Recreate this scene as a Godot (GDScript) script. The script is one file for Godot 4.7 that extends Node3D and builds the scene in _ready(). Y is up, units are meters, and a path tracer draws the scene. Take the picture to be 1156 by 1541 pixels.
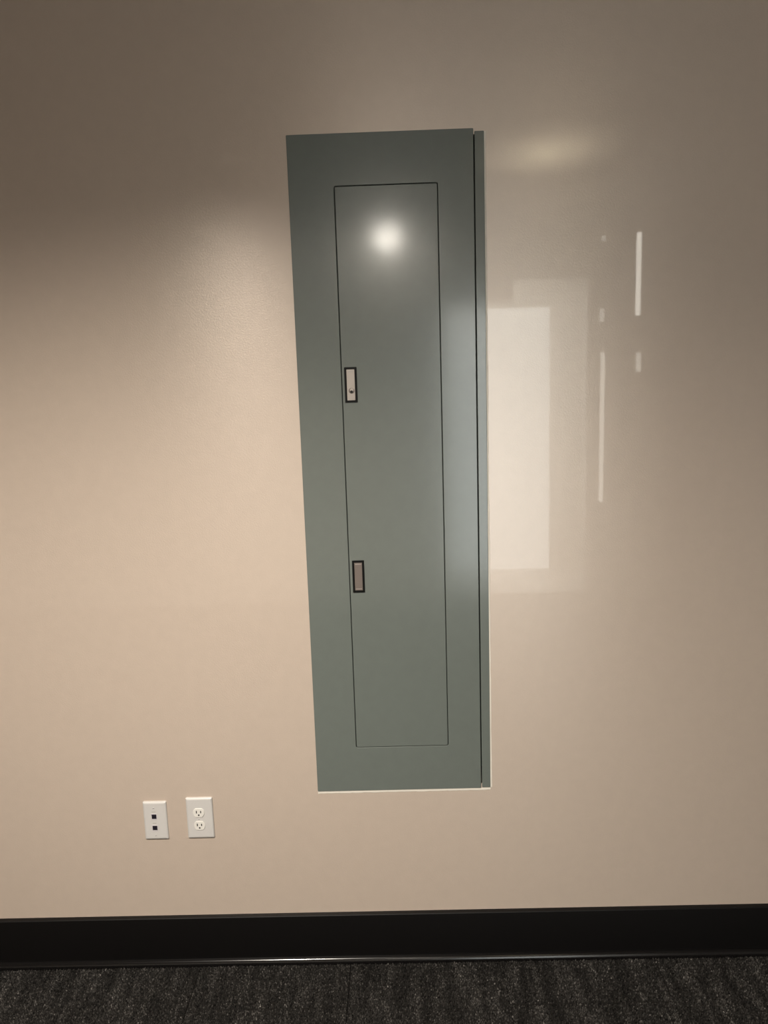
extends Node3D
# An electrical panel set flush in a beige wall, photographed by hand from about two metres.
# Units are metres; the panelled wall lies in the plane z = 0, the camera looks along -z.

const CEIL := 2.86          # ceiling height
const BACK := 4.0           # distance of the rear wall (the doorway the glossy wall mirrors)
const RIGHT := 2.16         # right wall
const LEFT := -3.4

var M := {}
var names := {}

# ------------------------------------------------------------------ helpers
func numbered(called: String) -> String:
	var n: int = names.get(called, 0)
	names[called] = n + 1
	return called if n == 0 else "%s_%03d" % [called, n]

func thing(called: String, label: String, category: String, at := Vector3.ZERO, group := "") -> Node3D:
	var o := Node3D.new()
	o.name = numbered(called)
	add_child(o, true)
	o.position = at
	o.set_meta("label", label)
	o.set_meta("category", category)
	if group != "":
		o.set_meta("group", group)
	return o

func obj(called: String, st: SurfaceTool, m: Material, parent: Node = self) -> MeshInstance3D:
	var o := MeshInstance3D.new()
	o.name = called
	o.mesh = st.commit()
	o.material_override = m
	o.cast_shadow = GeometryInstance3D.SHADOW_CASTING_SETTING_ON
	parent.add_child(o, true)
	return o

func struct(called: String, st: SurfaceTool, m: Material, label := "") -> MeshInstance3D:
	var o := obj(called, st, m)
	o.set_meta("kind", "structure")
	if label != "":
		o.set_meta("label", label)
	return o

func mb() -> SurfaceTool:
	var st := SurfaceTool.new()
	st.begin(Mesh.PRIMITIVE_TRIANGLES)
	return st

func tri(st: SurfaceTool, a: Vector3, b: Vector3, c: Vector3, out: Vector3) -> void:
	var n := (c - a).cross(b - a)
	if n.length() < 1e-14:
		return
	if n.dot(out) < 0.0:
		var t := b
		b = c
		c = t
		n = -n
	n = n.normalized()
	for p: Vector3 in [a, b, c]:
		st.set_normal(n)
		st.set_uv(Vector2(p.x, p.y))
		st.add_vertex(p)

func quad(st: SurfaceTool, a: Vector3, b: Vector3, c: Vector3, d: Vector3, out: Vector3) -> void:
	tri(st, a, b, c, out)
	tri(st, a, c, d, out)

func box(st: SurfaceTool, lo: Vector3, hi: Vector3) -> void:
	for ax in 3:
		for s in 2:
			var v := []
			for k: Vector2i in [Vector2i(0, 0), Vector2i(1, 0), Vector2i(1, 1), Vector2i(0, 1)]:
				var p := Vector3.ZERO
				p[ax] = hi[ax] if s == 1 else lo[ax]
				var b := (ax + 1) % 3
				var c := (ax + 2) % 3
				p[b] = hi[b] if k.x == 1 else lo[b]
				p[c] = hi[c] if k.y == 1 else lo[c]
				v.append(p)
			var out := Vector3.ZERO
			out[ax] = 1.0 if s == 1 else -1.0
			quad(st, v[0], v[1], v[2], v[3], out)

# a rounded rectangle as a loop of points, n points a corner
func loop(x0: float, y0: float, x1: float, y1: float, r: float, n := 4) -> PackedVector2Array:
	var pts := PackedVector2Array()
	var cs := [Vector2(x1 - r, y1 - r), Vector2(x0 + r, y1 - r), Vector2(x0 + r, y0 + r), Vector2(x1 - r, y0 + r)]
	for k in 4:
		for i in n:
			var a := PI / 2.0 * (k + float(i) / (n - 1))
			pts.append(cs[k] + Vector2(cos(a), sin(a)) * r)
	return pts

func band(st: SurfaceTool, A: PackedVector2Array, za: float, B: PackedVector2Array, zb: float, sign_out := 1.0) -> void:
	var n := A.size()
	var c := Vector2.ZERO
	for p in A:
		c += p / n
	for i in n:
		var j := (i + 1) % n
		var mid := (A[i] + A[j]) / 2.0
		var e := A[j] - A[i]
		var o2 := Vector2(e.y, -e.x)
		if o2.dot(mid - c) < 0.0:
			o2 = -o2
		o2 = o2.normalized() * sign_out
		quad(st, Vector3(A[i].x, A[i].y, za), Vector3(A[j].x, A[j].y, za), Vector3(B[j].x, B[j].y, zb), Vector3(B[i].x, B[i].y, zb), Vector3(o2.x, o2.y, 0.6))

func cap(st: SurfaceTool, A: PackedVector2Array, z: float) -> void:
	var c := Vector2.ZERO
	for p in A:
		c += p / A.size()
	for i in A.size():
		var j := (i + 1) % A.size()
		tri(st, Vector3(c.x, c.y, z), Vector3(A[i].x, A[i].y, z), Vector3(A[j].x, A[j].y, z), Vector3.BACK)

# a plate with a rounded outline and an eased front edge
func plate(st: SurfaceTool, x0: float, y0: float, x1: float, y1: float, r: float, z0: float, z1: float, inset: float, drop: float) -> void:
	var A := loop(x0, y0, x1, y1, r)
	band(st, A, z0, A, z1 - drop)
	var prev := A
	var pz := z1 - drop
	for k in range(1, 4):
		var t := k / 3.0
		var i := inset * (1.0 - cos(t * PI / 2.0))
		var z := z1 - drop + drop * sin(t * PI / 2.0)
		var B := loop(x0 + i, y0 + i, x1 - i, y1 - i, maxf(r - i, 0.0003))
		band(st, prev, pz, B, z)
		prev = B
		pz = z
	cap(st, prev, z1)

# the same with a rounded hole
func frame(st: SurfaceTool, o: Rect2, ro: float, h: Rect2, rh: float, z0: float, z1: float, e: float) -> void:
	var A := loop(o.position.x, o.position.y, o.end.x, o.end.y, ro)
	var A2 := loop(o.position.x + e, o.position.y + e, o.end.x - e, o.end.y - e, maxf(ro - e, 0.0003))
	var H := loop(h.position.x, h.position.y, h.end.x, h.end.y, rh)
	var H2 := loop(h.position.x - e, h.position.y - e, h.end.x + e, h.end.y + e, rh + e)
	band(st, A, z0, A, z1 - e)
	band(st, A, z1 - e, A2, z1)
	band(st, H, z0, H, z1 - e, -1.0)
	band(st, H, z1 - e, H2, z1, -1.0)
	for i in A.size():
		var j := (i + 1) % A.size()
		quad(st, Vector3(A2[i].x, A2[i].y, z1), Vector3(A2[j].x, A2[j].y, z1), Vector3(H2[j].x, H2[j].y, z1), Vector3(H2[i].x, H2[i].y, z1), Vector3.BACK)

func disc(st: SurfaceTool, c: Vector2, r: float, z0: float, z1: float, e: float, n := 20) -> void:
	var A := PackedVector2Array()
	var B := PackedVector2Array()
	for i in n:
		var d := Vector2.from_angle(TAU * i / n)
		A.append(c + d * r)
		B.append(c + d * (r - e))
	band(st, A, z0, A, z1 - e)
	band(st, A, z1 - e, B, z1)
	cap(st, B, z1)

# a profile (z, y) swept along x with smooth normals where the profile is smooth
func sweep(st: SurfaceTool, prof: PackedVector2Array, x0: float, x1: float, smooth := true) -> void:
	var nrm := []
	for i in prof.size() - 1:
		var e := prof[i + 1] - prof[i]
		nrm.append(Vector3(0, -e.x, e.y).normalized())
	for i in prof.size() - 1:
		var na: Vector3 = nrm[i]
		var nb: Vector3 = nrm[i]
		if smooth and i > 0 and nrm[i].dot(nrm[i - 1]) > 0.8:
			na = (nrm[i] + nrm[i - 1]).normalized()
		if smooth and i < nrm.size() - 1 and nrm[i].dot(nrm[i + 1]) > 0.8:
			nb = (nrm[i] + nrm[i + 1]).normalized()
		var p := Vector3(x0, prof[i].y, prof[i].x)
		var q := Vector3(x1, prof[i].y, prof[i].x)
		var r := Vector3(x1, prof[i + 1].y, prof[i + 1].x)
		var s := Vector3(x0, prof[i + 1].y, prof[i + 1].x)
		var vs := [[p, na], [q, na], [r, nb], [p, na], [r, nb], [s, nb]]
		var fn := (r - p).cross(q - p)
		if fn.dot(na) < 0.0:
			vs = [[p, na], [r, nb], [q, na], [p, na], [s, nb], [r, nb]]
		for v in vs:
			st.set_normal(v[1])
			st.set_uv(Vector2(v[0].x, v[0].y))
			st.add_vertex(v[0])

func mat(c: Color, rough: float, metal := 0.0, spec := 0.5) -> StandardMaterial3D:
	var m := StandardMaterial3D.new()
	m.albedo_color = c
	m.roughness = rough
	m.metallic = metal
	m.metallic_specular = spec
	return m

func lin(r: float, g: float, b: float) -> Color:
	return Color(r, g, b).linear_to_srgb()

func noise_tex(freq: float, seed_: int, lo: Color, hi: Color, size := 512, octaves := 4, normal := false, strength := 1.0) -> NoiseTexture2D:
	var n := FastNoiseLite.new()
	n.seed = seed_
	n.frequency = freq
	n.fractal_octaves = octaves
	var t := NoiseTexture2D.new()
	t.width = size
	t.height = size
	t.seamless = true
	t.noise = n
	if normal:
		t.as_normal_map = true
		t.bump_strength = strength
	else:
		var g := Gradient.new()
		g.set_color(0, lo)
		g.set_color(1, hi)
		t.color_ramp = g
	return t

func glow(c: Color, e: float) -> StandardMaterial3D:
	var m := mat(Color(0.8, 0.8, 0.78), 0.5)
	m.emission_enabled = true
	m.emission = c
	m.emission_energy_multiplier = e
	return m

func materials() -> void:
	# semi-gloss wall paint: fine roller stipple under a hard, glossy surface
	var w := mat(lin(0.64, 0.535, 0.45), 0.33, 0.19, 0.7)
	w.anisotropy_enabled = true          # brushed on in vertical strokes
	w.anisotropy = -0.65
	w.clearcoat_enabled = true
	w.clearcoat = 0.85
	w.clearcoat_roughness = 0.025
	w.uv1_triplanar = true
	w.uv1_world_triplanar = true
	w.uv1_scale = Vector3.ONE * 2.0
	w.albedo_texture = noise_tex(0.02, 3, Color(0.985, 0.985, 0.985), Color(1, 1, 1))
	w.normal_enabled = true
	w.normal_texture = noise_tex(0.09, 5, Color.BLACK, Color.WHITE, 1024, 3, true, 2.0)
	w.normal_scale = 0.15
	M.wall = w
	M.dark_wall = mat(lin(0.12, 0.10, 0.09), 0.6)
	M.tile = mat(lin(0.50, 0.49, 0.47), 0.4)
	M.white_wall = mat(lin(0.78, 0.76, 0.72), 0.7)
	M.ceiling = mat(lin(0.30, 0.28, 0.26), 0.9)
	# grey enamel on sheet steel
	var p := mat(lin(0.152, 0.174, 0.160), 0.27, 0.0, 0.5)
	p.clearcoat_enabled = true
	p.clearcoat = 0.85
	p.clearcoat_roughness = 0.115
	p.uv1_triplanar = true
	p.uv1_world_triplanar = true
	p.uv1_scale = Vector3.ONE * 3.0
	p.albedo_texture = noise_tex(0.012, 11, Color(0.98, 0.98, 0.98), Color(1, 1, 1))
	p.normal_enabled = true
	p.normal_texture = noise_tex(0.12, 15, Color.BLACK, Color.WHITE, 1024, 3, true, 2.0)
	p.normal_scale = 0.03
	M.panel = p
	M.white_filler = mat(lin(0.82, 0.77, 0.69), 0.6)
	M.black_plastic = mat(lin(0.004, 0.004, 0.0035), 0.45, 0.0, 0.3)
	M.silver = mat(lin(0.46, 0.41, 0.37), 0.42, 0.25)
	M.steel = mat(lin(0.20, 0.165, 0.145), 0.42, 0.3)  # darker copy of the latch silver, weaker reflection put into the colour
	M.plate = mat(lin(0.58, 0.565, 0.55), 0.28)
	M.face = mat(lin(0.74, 0.72, 0.68), 0.25)
	M.jack = mat(lin(0.012, 0.010, 0.018), 0.4)
	M.jack_rim = mat(lin(0.55, 0.52, 0.55), 0.4)
	M.print = mat(lin(0.40, 0.38, 0.36), 0.6)
	M.slot = mat(lin(0.02, 0.018, 0.016), 0.7)
	M.base = mat(lin(0.0035, 0.003, 0.003), 0.5, 0.0, 0.32)
	M.shoe = mat(lin(0.006, 0.0055, 0.0055), 0.16)
	M.tuft = mat(Color.WHITE, 0.95, 0.0, 0.2)
	M.tuft.vertex_color_use_as_albedo = true
	var c := mat(lin(0.030, 0.028, 0.026), 0.95, 0.0, 0.2)
	c.uv1_triplanar = true
	c.uv1_world_triplanar = true
	c.uv1_scale = Vector3.ONE * 4.0
	c.albedo_texture = noise_tex(0.2, 21, Color(0.45, 0.45, 0.45), Color(1, 1, 1), 512, 3)
	M.carpet = c
	M.metal = mat(lin(0.55, 0.55, 0.54), 0.35, 0.6)
	M.can = mat(lin(0.70, 0.68, 0.64), 0.5)
	M.black_can = mat(lin(0.03, 0.03, 0.03), 0.6)

# ------------------------------------------------------------------ lights
func downlight(at: Vector3, energy: float, label: String) -> void:
	# a flush round fitting: trim ring and a lens that is dim seen from the side
	var t := thing("downlight", label, "ceiling light", at)
	var r := 0.10
	var n := 24
	var st := mb()
	var ls := mb()
	for i in n:
		var a := Vector3(cos(TAU * i / n), 0, sin(TAU * i / n))
		var b := Vector3(cos(TAU * (i + 1) / n), 0, sin(TAU * (i + 1) / n))
		var dn := Vector3(0, -0.006, 0)
		quad(st, a * r, b * r, b * (r - 0.006) + dn, a * (r - 0.006) + dn, a + Vector3.DOWN)
		quad(st, a * (r - 0.006) + dn, b * (r - 0.006) + dn, b * 0.075 + dn * 0.5, a * 0.075 + dn * 0.5, Vector3.DOWN)
		tri(ls, dn * 0.4, a * 0.078 + dn * 0.4, b * 0.078 + dn * 0.4, Vector3.DOWN)
	obj("trim_ring", st, M.can, t)
	obj("lens", ls, glow(Color(1.0, 0.9, 0.78), 0.4), t)
	var l := SpotLight3D.new()
	l.name = "lamp"
	t.add_child(l)
	l.position = Vector3(0, -0.06, 0)
	l.rotation_degrees = Vector3(-90, 0, 0)
	l.light_color = lin(1.0, 0.91, 0.80)
	l.light_energy = energy
	l.light_size = 0.05
	l.spot_angle = 74.0
	l.spot_angle_attenuation = 1.0
	l.spot_range = 12.0
	l.spot_attenuation = 2.0
	l.shadow_enabled = true

func globe(at: Vector3, energy: float) -> void:
	# small bare lamp under the ceiling by the rear wall: the round glint on the panel door
	var t := thing("ceiling_globe", "small round glowing globe lamp on the ceiling by the doorway", "ceiling light", at)
	var st := mb()
	var n := 20
	for i in n:
		var a := Vector3(cos(TAU * i / n), 0, sin(TAU * i / n))
		var b := Vector3(cos(TAU * (i + 1) / n), 0, sin(TAU * (i + 1) / n))
		quad(st, a * 0.06, b * 0.06, b * 0.05 + Vector3(0, -0.015, 0), a * 0.05 + Vector3(0, -0.015, 0), a + Vector3(0, -0.5, 0))
		tri(st, Vector3(0, -0.015, 0), a * 0.05 + Vector3(0, -0.015, 0), b * 0.05 + Vector3(0, -0.015, 0), Vector3.DOWN)
	obj("base", st, M.can, t)
	var s := SphereMesh.new()
	s.radius = 0.05
	s.height = 0.1
	s.radial_segments = 24
	s.rings = 12
	var o := MeshInstance3D.new()
	o.name = "globe_glass"
	o.mesh = s
	o.material_override = glow(Color(1.0, 0.93, 0.82), 3.0)
	o.position = Vector3(0, -0.06, 0)
	t.add_child(o)
	var l := OmniLight3D.new()
	l.name = "lamp"
	t.add_child(l)
	l.position = Vector3(0, -0.06, 0)
	l.light_color = lin(1.0, 0.93, 0.82)
	l.light_energy = energy
	l.light_size = 0.06
	l.omni_range = 12.0
	l.omni_attenuation = 2.0
	l.shadow_enabled = true

func panel_light(called: String, label: String, at: Vector3, size: Vector2, energy: float, lens: float, col: Color) -> void:
	# flat ceiling fixture: frame, lens and an area light of the lens' size just below it
	var t := thing(called, label, "ceiling light", at)
	var st := mb()
	var hx := size.x / 2.0
	var hz := size.y / 2.0
	box(st, Vector3(-hx - 0.03, -0.025, -hz - 0.03), Vector3(-hx, 0, hz + 0.03))
	box(st, Vector3(hx, -0.025, -hz - 0.03), Vector3(hx + 0.03, 0, hz + 0.03))
	box(st, Vector3(-hx, -0.025, -hz - 0.03), Vector3(hx, 0, -hz))
	box(st, Vector3(-hx, -0.025, hz), Vector3(hx, 0, hz + 0.03))
	obj("frame", st, M.can, t)
	st = mb()
	box(st, Vector3(-hx, -0.012, -hz), Vector3(hx, 0, hz))
	obj("lens", st, glow(col, lens), t)
	var l := AreaLight3D.new()
	l.name = "lamp"
	t.add_child(l)
	l.position = Vector3(0, -0.016, 0)
	l.rotation_degrees = Vector3(-90, 0, 0)
	l.area_size = size
	l.light_color = col
	l.light_energy = energy
	l.area_range = 12.0
	l.area_attenuation = 2.0
	l.shadow_enabled = true

func ceiling_glow(at: Vector3) -> void:
	# glow panel added overhead for a soft mirrored patch; its fade is painted in
	var t := thing("added_ceiling_glow", "added dim ceiling glow with a fade painted into its lens", "ceiling light", at)
	var st := mb()
	var hx := 0.45
	var hz := 0.60
	for s in [-1, 1]:
		st = mb()
		box(st, Vector3(minf(s * hx, s * (hx + 0.025)), -0.008, -hz), Vector3(maxf(s * hx, s * (hx + 0.025)), 0, hz))
		obj("side_rail", st, M.ceiling, t)
	st = mb()
	for v: Array in [[Vector3(-hx, -0.006, -hz), Vector2(0, 0)], [Vector3(hx, -0.006, -hz), Vector2(1, 0)], [Vector3(hx, -0.006, hz), Vector2(1, 1)], [Vector3(-hx, -0.006, -hz), Vector2(0, 0)], [Vector3(hx, -0.006, hz), Vector2(1, 1)], [Vector3(-hx, -0.006, hz), Vector2(0, 1)]]:
		st.set_normal(Vector3.DOWN)
		st.set_uv(v[1])
		st.add_vertex(v[0])
	var g := Gradient.new()
	g.set_color(0, Color(1, 0.93, 0.78))
	g.add_point(0.45, Color(0.62, 0.57, 0.48))
	g.set_color(2, Color(0, 0, 0))
	var tx := GradientTexture2D.new()
	tx.gradient = g
	tx.fill = GradientTexture2D.FILL_RADIAL
	tx.fill_from = Vector2(0.5, 0.5)
	tx.fill_to = Vector2(1.0, 0.5)
	tx.width = 128
	tx.height = 128
	var m := mat(lin(0.5, 0.48, 0.44), 0.6)
	m.emission_enabled = true
	m.emission = Color.BLACK
	m.emission_texture = tx
	m.emission_energy_multiplier = 6.0
	obj("lens", st, m, t)

func added_pane(at: Vector3, energy: float) -> void:
	# even glowing pane added beyond the doorway to fill its reflection
	var t := thing("added_glow_screen", "tall glowing screen added beyond the doorway to brighten its reflection", "glass screen", at)
	var x0 := -0.1
	var x1 := 1.42
	var h := 2.40
	var st := mb()
	box(st, Vector3(x0, 0, 0), Vector3(x1, h, 0.012))
	obj("pane", st, glow(lin(0.95, 1.0, 1.0), 1.5), t)
	st = mb()
	box(st, Vector3(x0 - 0.04, 0, 0), Vector3(x0, h, 0.05))
	obj("post", st, M.metal, t)
	var l := AreaLight3D.new()
	l.name = "pane_glow"
	t.add_child(l)
	l.position = Vector3((x0 + x1) / 2.0, h / 2.0, -0.004)
	l.area_size = Vector2(x1 - x0, h)
	l.light_color = lin(0.95, 1.0, 1.0)
	l.light_energy = energy * (x1 - x0) * h / 2.6
	l.area_range = 12.0
	l.area_attenuation = 2.0
	l.shadow_enabled = true

func added_bar(x: float, y0: float, y1: float, w: float, bright: float, label: String) -> void:
	# glowing bar added on the rear wall to mirror as a bright streak
	var t := thing("added_glow_bar", label, "added glow", Vector3(x, y0, BACK), "added glowing bars beside the doorway")
	var st := mb()
	box(st, Vector3(-w / 2 - 0.002, -0.002, -0.012), Vector3(w / 2 + 0.002, y1 - y0 + 0.002, 0))
	obj("housing", st, M.can, t)
	st = mb()
	box(st, Vector3(-w / 2, 0, -0.014), Vector3(w / 2, y1 - y0, -0.012))
	obj("diffuser", st, glow(lin(1.0, 0.96, 0.86), minf(bright, 1.5)), t)
	var l := AreaLight3D.new()
	l.name = "lamp"
	t.add_child(l)
	l.position = Vector3(0, (y1 - y0) / 2.0, -0.0165)
	l.area_size = Vector2(w, y1 - y0)
	l.light_color = lin(1.0, 0.96, 0.86)
	l.light_energy = bright * w * (y1 - y0) / PI
	l.area_range = 12.0
	l.area_attenuation = 2.0
	l.shadow_enabled = true

# ------------------------------------------------------------------ scene
func _ready() -> void:
	var cam := Camera3D.new()
	cam.name = "camera"
	add_child(cam)
	cam.position = Vector3(0.0048, 1.7159, 2.0769)
	cam.rotation = Vector3(-0.1598, 0.0181, -0.032)
	cam.fov = rad_to_deg(2.0 * atan(770.5 / 1142.0))
	cam.near = 0.02
	cam.far = 60.0
	cam.current = true
	var env := Environment.new()
	env.background_mode = Environment.BG_COLOR
	env.background_color = Color(0.01, 0.01, 0.012)
	env.tonemap_mode = Environment.TONE_MAPPER_LINEAR
	env.tonemap_exposure = 1.0
	env.sdfgi_enabled = true
	env.ssao_enabled = true
	env.ssil_enabled = true
	var we := WorldEnvironment.new()
	we.name = "environment"
	we.environment = env
	add_child(we)

	materials()
	downlight(Vector3(-0.76, CEIL, 1.88), 14.8, "flush round downlight over the two white wall plates")
	globe(Vector3(-0.013, CEIL + 0.025, 3.75), 0.5)
	ceiling_glow(Vector3(0.80, CEIL, 1.95))
	added_pane(Vector3(0.0, 0.0, 4.95), 1.62)
	var bars := [[1.641, 0.77, 1.95, 0.034, 3.4, "longest thin added glow bar, ending low beside the doorway"],
		[1.629, 2.18, 2.28, 0.036, 2.2, "short added glow bar above the longest bar by the doorway"],
		[1.634, 2.78, 2.82, 0.036, 2.0, "tiny added square glow just under the ceiling above the doorway bars"],
		[1.918, 1.79, 1.94, 0.038, 3.0, "short added glow bar below the bright bar near the dark wall"],
		[1.905, 2.22, 2.835, 0.038, 8.0, "brightest added glow bar, hanging from the ceiling near the dark wall"]]
	for b: Array in bars:
		added_bar(b[0], b[1], b[2], b[3], b[4], b[5])
	panel_light("added_vestibule_light", "large added ceiling light that brightens the white vestibule", Vector3(0.9, CEIL + 0.05, 4.62), Vector2(2.2, 0.6), 6.5, 1.0, lin(1.0, 0.97, 0.9))  # unseen fixture added to brighten the mirrored vestibule walls

	room()
	electrical_panel()
	data_plate()
	outlet_plate()
	carpet_pile()

func room() -> void:
	var st := mb()
	# the wall is open behind the panel cover, a shallow steel-lined recess takes the wiring
	var ox := 0.243
	var oa := 0.566
	var ob := 2.354
	box(st, Vector3(LEFT - 0.15, -0.1, -0.15), Vector3(-ox, CEIL + 0.15, 0))
	box(st, Vector3(ox, -0.1, -0.15), Vector3(RIGHT + 0.15, CEIL + 0.15, 0))
	box(st, Vector3(-ox, -0.1, -0.15), Vector3(ox, oa, 0))
	box(st, Vector3(-ox, ob, -0.15), Vector3(ox, CEIL + 0.15, 0))
	var wf := struct("wall_front", st, M.wall, "beige semi-gloss painted wall with the grey electrical panel")
	st = mb()
	quad(st, Vector3(-ox, oa, -0.1), Vector3(ox, oa, -0.1), Vector3(ox, ob, -0.1), Vector3(-ox, ob, -0.1), Vector3.BACK)
	obj("recess_back", st, M.panel, wf)
	st = mb()
	box(st, Vector3(LEFT - 0.15, -0.1, 0), Vector3(LEFT, CEIL + 0.15, BACK))
	struct("wall_left", st, M.wall)
	st = mb()
	box(st, Vector3(RIGHT, -0.1, 0), Vector3(RIGHT + 0.15, CEIL + 0.15, BACK))
	struct("wall_right", st, M.dark_wall)
	st = mb()
	box(st, Vector3(LEFT - 0.15, CEIL, 0), Vector3(RIGHT + 0.15, CEIL + 0.15, BACK))
	struct("ceiling", st, M.ceiling)

	# rear wall with a doorway open to the bright vestibule behind it
	var z0 := BACK
	var z1 := BACK + 0.12
	st = mb()
	var dl := 0.42                      # doorway
	var dm := 0.95
	var dr := 1.52
	box(st, Vector3(LEFT - 0.15, -0.1, z0), Vector3(dl, CEIL + 0.15, z1))
	box(st, Vector3(dl, 2.36, z0), Vector3(dm, CEIL + 0.15, z1))
	box(st, Vector3(dm, 2.52, z0), Vector3(dr, CEIL + 0.15, z1))
	var x := dr
	box(st, Vector3(x, -0.1, z0), Vector3(RIGHT + 0.15, CEIL + 0.15, z1))
	struct("wall_rear", st, M.white_wall)

	# the vestibule
	var vx0 := -0.9
	var vx1 := 3.0
	var vz := 5.6
	var vh := CEIL + 0.05
	st = mb()
	box(st, Vector3(vx0 - 0.1, -0.1, vz), Vector3(vx1 + 0.1, vh + 0.1, vz + 0.1))
	struct("wall_vestibule_rear", st, M.white_wall)
	st = mb()
	box(st, Vector3(vx0 - 0.1, -0.1, z1), Vector3(vx0, vh + 0.1, vz))
	struct("wall_vestibule_left", st, M.white_wall)
	st = mb()
	box(st, Vector3(vx1, -0.1, z1), Vector3(vx1 + 0.1, vh + 0.1, vz))
	struct("wall_vestibule_right", st, M.white_wall)
	st = mb()
	box(st, Vector3(vx0 - 0.1, vh, z1), Vector3(vx1 + 0.1, vh + 0.1, vz))
	struct("ceiling_vestibule", st, M.white_wall)

	# floor slab, carpet tiles laid brick fashion over it where the eye can tell them apart
	st = mb()
	box(st, Vector3(LEFT - 0.15, -0.1, -0.15), Vector3(vx1 + 0.2, -0.006, vz + 0.1))
	var fv := mb()
	box(fv, Vector3(vx0, -0.006, z1), Vector3(vx1, 0.0, vz))
	struct("floor_vestibule", fv, M.tile)
	var fl := struct("floor", st, M.carpet, "charcoal loop pile carpet tiles with faint streaks")
	var s := 0.457
	var bm := BoxMesh.new()
	bm.size = Vector3(s - 0.002, 0.006, s - 0.002)
	for i in range(-7, 5):
		for k in range(-1, 9):
			var cx := 0.28 + (i + 0.5) * s
			var zz := 0.19 + (k + (0.0 if posmod(i, 2) == 0 else 0.5)) * s
			if cx - s / 2.0 < LEFT or cx + s / 2.0 > RIGHT:
				continue
			var za := maxf(zz, 0.001)
			var zb := minf(zz + s, BACK)
			if zb - za < 0.02:
				continue
			var o := MeshInstance3D.new()
			o.name = "carpet_tile"
			if zb - za > s - 0.001:
				o.mesh = bm
			else:
				var b2 := BoxMesh.new()
				b2.size = Vector3(s - 0.002, 0.006, zb - za - 0.002)
				o.mesh = b2
			o.material_override = M.carpet
			o.position = Vector3(cx, -0.003, (za + zb) / 2.0)
			fl.add_child(o, true)

	# black baseboard with a flat top ledge and a quarter-round shoe
	st = mb()
	sweep(st, PackedVector2Array([Vector2(0.015, 0.0), Vector2(0.015, 0.1535), Vector2(0.0147, 0.1548), Vector2(0.0139, 0.1559), Vector2(0.0128, 0.1566), Vector2(0.0115, 0.157), Vector2(0.0, 0.157)]), LEFT, RIGHT)
	var bb := struct("baseboard_front", st, M.base, "black painted baseboard with a rounded shoe along the carpet")
	st = mb()
	var pr := PackedVector2Array()
	for i in 13:
		var a := PI / 2.0 * i / 12.0
		pr.append(Vector2(0.015 + 0.013 * cos(a), 0.004 + 0.016 * sin(a)))
	pr.insert(0, Vector2(0.028, 0.0))
	sweep(st, pr, LEFT, RIGHT)
	obj("shoe_moulding", st, M.shoe, bb)

func electrical_panel() -> void:
	var t := thing("electrical_cabinet", "tall grey steel electrical panel set flush in the beige wall", "electrical panel", Vector3(0, 0.553, 0))
	var y0 := 0.553
	var e := 0.0009
	var zf := 0.0034
	var st: SurfaceTool
	# fixed cover around the door
	st = mb()
	frame(st, Rect2(-0.254, 0.0, 0.4805, 1.8155), 0.002, Rect2(-0.1362, 0.135, 0.2695, 1.5525), 0.005, 0.0, zf, e)
	obj("cover", st, M.panel, t)
	st = mb()
	plate(st, 0.2295, 0.0015, 0.254, 1.8085, 0.002, 0.0, zf - 0.0005, e, e)
	obj("hinge_strip", st, M.panel, t)
	# door
	st = mb()
	plate(st, -0.1342, 0.137, 0.1313, 1.6855, 0.004, 0.0, zf + 0.0002, e, e)
	var d := obj("door", st, M.panel, t)
	d.rotation = Vector3(0, 0, 0)
	latch(t, Rect2(-0.1278, 1.6842 - y0, 0.0335, 0.0942), zf, true)
	latch(t, Rect2(-0.1268, 1.1545 - y0, 0.0335, 0.0922), zf, false)
	# white unpainted filler along the bottom and the right side, an almost flat strip with a ragged edge
	var rng := RandomNumberGenerator.new()
	rng.seed = 4
	for side in 2:
		st = mb()
		var n := 60
		var prev := []
		for i in n + 1:
			var f := float(i) / n
			var wd := (0.0088 if side == 0 else 0.0048) + rng.randf_range(-0.0007, 0.0007)
			var p := Vector2(lerpf(-0.254, 0.2545, f), 0.0) if side == 0 else Vector2(0.254, lerpf(0.0, 1.808, f))
			var o := Vector2(0, -1) if side == 0 else Vector2(1, 0)
			var row := []
			for k: Vector2 in [Vector2(0.0, 0.0010), Vector2(0.75, 0.0009), Vector2(1.0, 0.0)]:
				row.append(Vector3(p.x + o.x * wd * k.x, p.y + o.y * wd * k.x, k.y))
			if i > 0:
				for k in 2:
					quad(st, prev[k], row[k], row[k + 1], prev[k + 1], Vector3(o.x, o.y, 0.7))
			prev = row
		var fb := obj("filler_strip", st, M.white_filler, t)
		fb.set_meta("label", "white unpainted filler")

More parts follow.
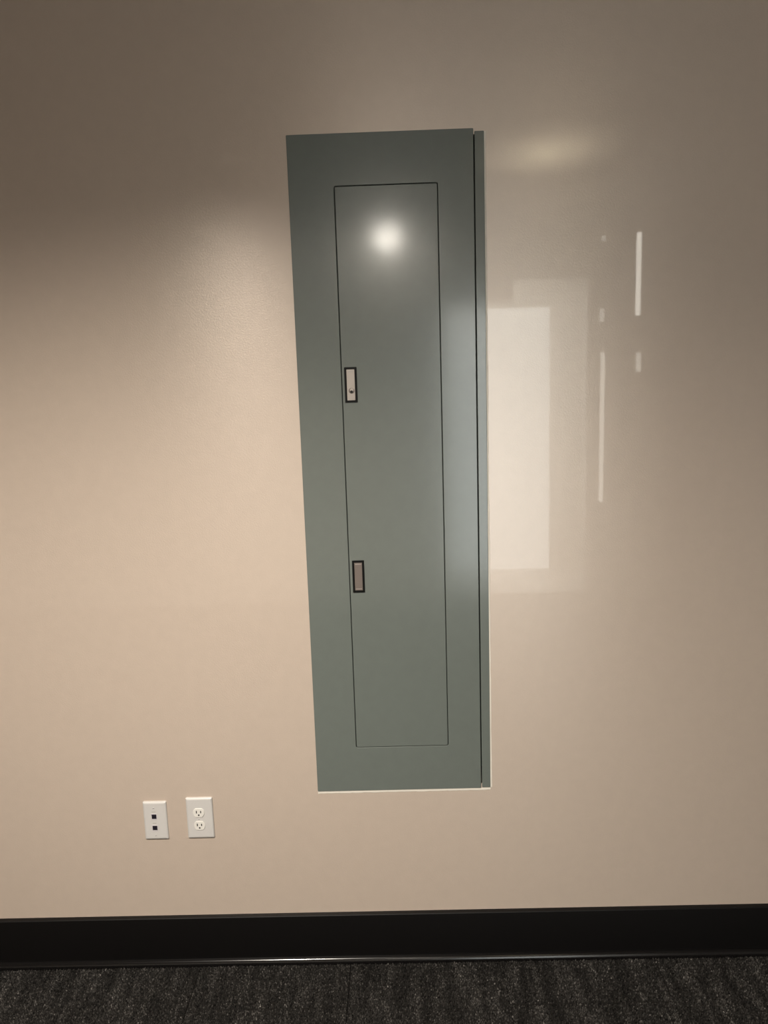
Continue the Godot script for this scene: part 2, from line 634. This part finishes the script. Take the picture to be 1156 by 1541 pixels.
func latch(t: Node3D, r: Rect2, zf: float, lock: bool) -> void:
	var st := mb()
	var b := 0.0057
	frame(st, r, 0.0015, Rect2(r.position + Vector2(b, b), r.size - Vector2(b, b) * 2.0), 0.001, zf - 0.001, zf + 0.0032, 0.0006)
	var bz := obj("latch", st, M.black_plastic, t)
	bz.set_meta("label", "black rimmed latch with key lock" if lock else "black rimmed latch without a lock")
	st = mb()
	var a := r.position + Vector2(b + 0.0002, b + 0.0002)
	var c := r.end - Vector2(b + 0.0002, b + 0.0002)
	plate(st, a.x, a.y, c.x, c.y, 0.0012, zf - 0.001, zf + 0.0016, 0.0006, 0.0006)
	obj("latch_plate", st, M.silver if lock else M.steel, bz)  # same metal on both; the upper's brighter reflection is in its colour
	if lock:
		var cx := (a.x + c.x) / 2.0 + 0.0012
		st = mb()
		disc(st, Vector2(cx, a.y + 0.0255), 0.0078, zf + 0.001, zf + 0.0024, 0.0006)
		var lk := obj("lock_cylinder", st, M.steel, bz)
		lk.set_meta("label", "round key lock")
		st = mb()
		disc(st, Vector2(cx + 0.001, a.y + 0.0275), 0.0056, zf + 0.002, zf + 0.0044, 0.0012)
		obj("lock_plug", st, M.silver, bz)
		st = mb()
		disc(st, Vector2(cx, a.y + 0.0228), 0.0038, zf + 0.002, zf + 0.0047, 0.0003, 12)
		obj("keyhole", st, M.slot, bz)
		st = mb()
		box(st, Vector3(a.x + 0.005, c.y - 0.0072, zf + 0.001), Vector3(c.x - 0.004, c.y - 0.0052, zf + 0.0018))
		obj("print", st, M.print, bz)
	else:
		for k in 2:
			st = mb()
			var y := a.y + 0.004 if k == 0 else c.y - 0.0055
			box(st, Vector3(a.x + 0.002, y, zf + 0.001), Vector3(c.x - 0.002, y + 0.0014, zf + 0.0022))
			obj("rib", st, M.silver, bz)

func screw(t: Node3D, c: Vector2, z: float, r: float, turn: float) -> void:
	var st := mb()
	disc(st, c, r, z - 0.001, z + 0.0008, 0.0006, 14)
	var s := obj("screw", st, M.plate, t)
	st = mb()
	var d := Vector2.from_angle(turn)
	var n := Vector2(-d.y, d.x) * 0.0004
	var p := d * r * 0.8
	var zz := z + 0.0009
	quad(st, Vector3(c.x - p.x - n.x, c.y - p.y - n.y, zz), Vector3(c.x + p.x - n.x, c.y + p.y - n.y, zz), Vector3(c.x + p.x + n.x, c.y + p.y + n.y, zz), Vector3(c.x - p.x + n.x, c.y - p.y + n.y, zz), Vector3.BACK)
	obj("slot", st, M.slot, s)

func data_plate() -> void:
	var w := 0.0705
	var h := 0.1205
	var t := thing("data_wall_plate", "white wall plate with two square black data jacks", "wall plate", Vector3(-0.741, 0.4125, 0))
	var st := mb()
	plate(st, -w / 2, 0, w / 2, h, 0.003, 0, 0.0068, 0.0062, 0.0050)
	obj("plate", st, M.plate, t)
	var z := 0.0068
	for k in 2:
		var cy: float = [0.0741, 0.0378][k]
		var cx := -0.0028
		st = mb()
		frame(st, Rect2(cx - 0.0088, cy - 0.0092, 0.0176, 0.0184), 0.001, Rect2(cx - 0.0070, cy - 0.0072, 0.0140, 0.0144), 0.0006, z - 0.002, z + 0.0009, 0.0003)
		var j := obj("jack", st, M.jack_rim, t)
		st = mb()
		box(st, Vector3(cx - 0.0070, cy - 0.0072, z - 0.002), Vector3(cx + 0.0070, cy + 0.0072, z + 0.0001))
		obj("socket", st, M.jack, j)
		st = mb()
		for i in 4:
			box(st, Vector3(cx - 0.0048 + i * 0.0026, cy + 0.003, z), Vector3(cx - 0.0038 + i * 0.0026, cy + 0.0062, z + 0.0003))
		obj("contact", st, mat(lin(0.06, 0.05, 0.06), 0.4, 0.5), j)
		st = mb()
		box(st, Vector3(cx - 0.0062, cy + 0.0140, z - 0.001), Vector3(cx + 0.0052, cy + 0.0162, z + 0.0002))
		obj("label_strip", st, M.print, t)
	screw(t, Vector2(-0.0028, 0.1010), z, 0.0032, 0.4)
	screw(t, Vector2(-0.0015, 0.0140), z, 0.0032, 1.3)

func outlet_plate() -> void:
	var w := 0.0795
	var h := 0.1290
	var t := thing("electrical_outlet", "white wall plate with a duplex power outlet", "outlet", Vector3(-0.608, 0.4135, 0))
	var st := mb()
	plate(st, -w / 2, 0, w / 2, h, 0.0035, 0, 0.0068, 0.0062, 0.0050)
	obj("plate", st, M.plate, t)
	var z := 0.0068
	for k in 2:
		var cy: float = [0.0830, 0.0420][k]
		var cx := -0.002
		var A := PackedVector2Array()
		var B := PackedVector2Array()
		for i in 32:
			var d := Vector2.from_angle(TAU * i / 32.0)
			A.append(Vector2(cx, cy) + Vector2(d.x * 0.0168, clampf(d.y * 0.0168, -0.0140, 0.0140)))
			B.append(Vector2(cx, cy) + Vector2(d.x * 0.0160, clampf(d.y * 0.0160, -0.0132, 0.0132)))
		st = mb()
		band(st, A, z - 0.002, A, z + 0.0010)
		band(st, A, z + 0.0010, B, z + 0.0020)
		cap(st, B, z + 0.0020)
		var f := obj("receptacle", st, M.face, t)
		var zz := z + 0.0020
		for s in [-1, 1]:
			st = mb()
			var hh := 0.0042 if s < 0 else 0.0036
			var ww := 0.0015
			box(st, Vector3(cx + s * 0.0063 - ww, cy + 0.0028 - hh, zz - 0.001), Vector3(cx + s * 0.0063 + ww, cy + 0.0028 + hh, zz + 0.0002))
			obj("slot", st, M.slot, f)
		st = mb()
		disc(st, Vector2(cx, cy - 0.0070), 0.0026, zz - 0.001, zz + 0.0002, 0.0001, 12)
		obj("ground_hole", st, M.slot, f)
	screw(t, Vector2(-0.002, 0.0625), z, 0.0030, 0.2)

# loop pile near the wall, where single loops show
func carpet_pile() -> void:
	var rng := RandomNumberGenerator.new()
	rng.seed = 77
	var streak := FastNoiseLite.new()
	streak.seed = 9
	streak.frequency = 1.0
	streak.fractal_octaves = 3
	var st := mb()
	var ring := []
	for i in 5:
		var a := TAU * i / 5.0
		ring.append(Vector3(cos(a), 0, sin(a)))
	for i in 5:
		var a: Vector3 = ring[i]
		var b: Vector3 = ring[(i + 1) % 5]
		var up := Vector3(0, 0.8, 0)
		quad(st, a, b, b * 0.75 + up, a * 0.75 + up, a + b)
		tri(st, Vector3(0, 1.15, 0), a * 0.75 + up, b * 0.75 + up, Vector3.UP)
	var mesh := st.commit()
	var pts := []
	var cols := []
	var s := 0.0042
	var pitch := 0.457
	var x := -1.55
	while x < 1.45:
		var z := 0.030
		while z < 0.75:
			var px := x + rng.randf_range(-0.4, 0.4) * s
			var pz := z + rng.randf_range(-0.4, 0.4) * s
			z += s
			var ci := floori((px - 0.28) / pitch)
			var fz := fposmod(pz - 0.19 - (0.0 if posmod(ci, 2) == 0 else 0.5 * pitch), pitch)
			var fx := fposmod(px - 0.28, pitch)
			if minf(fz, pitch - fz) < 0.0026 or minf(fx, pitch - fx) < 0.0014 or rng.randf() < 0.05:
				continue
			var k := streak.get_noise_2d(px * 17.0 + 40.0 * ci, pz * 3.0 + 9.0 * ci)
			var k2 := streak.get_noise_2d(px * 70.0 + 300.0, pz * 12.0)
			var v := 0.0225 * exp(0.9 * k + 0.45 * k2 + rng.randfn(0.0, 0.55))
			if rng.randf() < 0.012:
				v *= 2.6
			var r := s * rng.randf_range(0.40, 0.62)
			var b := Basis(Vector3.UP, rng.randf() * TAU).scaled(Vector3(r, rng.randf_range(0.0025, 0.0048), r))
			b = Basis(Vector3(rng.randf_range(-1, 1), 0, rng.randf_range(-1, 1)).normalized(), rng.randf_range(0, 0.5)) * b
			pts.append(Transform3D(b, Vector3(px, -0.0002, pz)))
			cols.append(Color(v * 1.04, v * 0.98, v * 0.92))
		x += s
	var mm := MultiMesh.new()
	mm.transform_format = MultiMesh.TRANSFORM_3D
	mm.use_colors = true
	mm.mesh = mesh
	mm.instance_count = pts.size()
	for i in pts.size():
		mm.set_instance_transform(i, pts[i])
		mm.set_instance_color(i, cols[i])
	var o := MultiMeshInstance3D.new()
	o.name = "carpet_pile"
	o.multimesh = mm
	o.material_override = M.tuft
	add_child(o)
	o.set_meta("kind", "stuff")
	o.set_meta("label", "charcoal carpet loops along the foot of the wall")
	o.set_meta("category", "carpet")
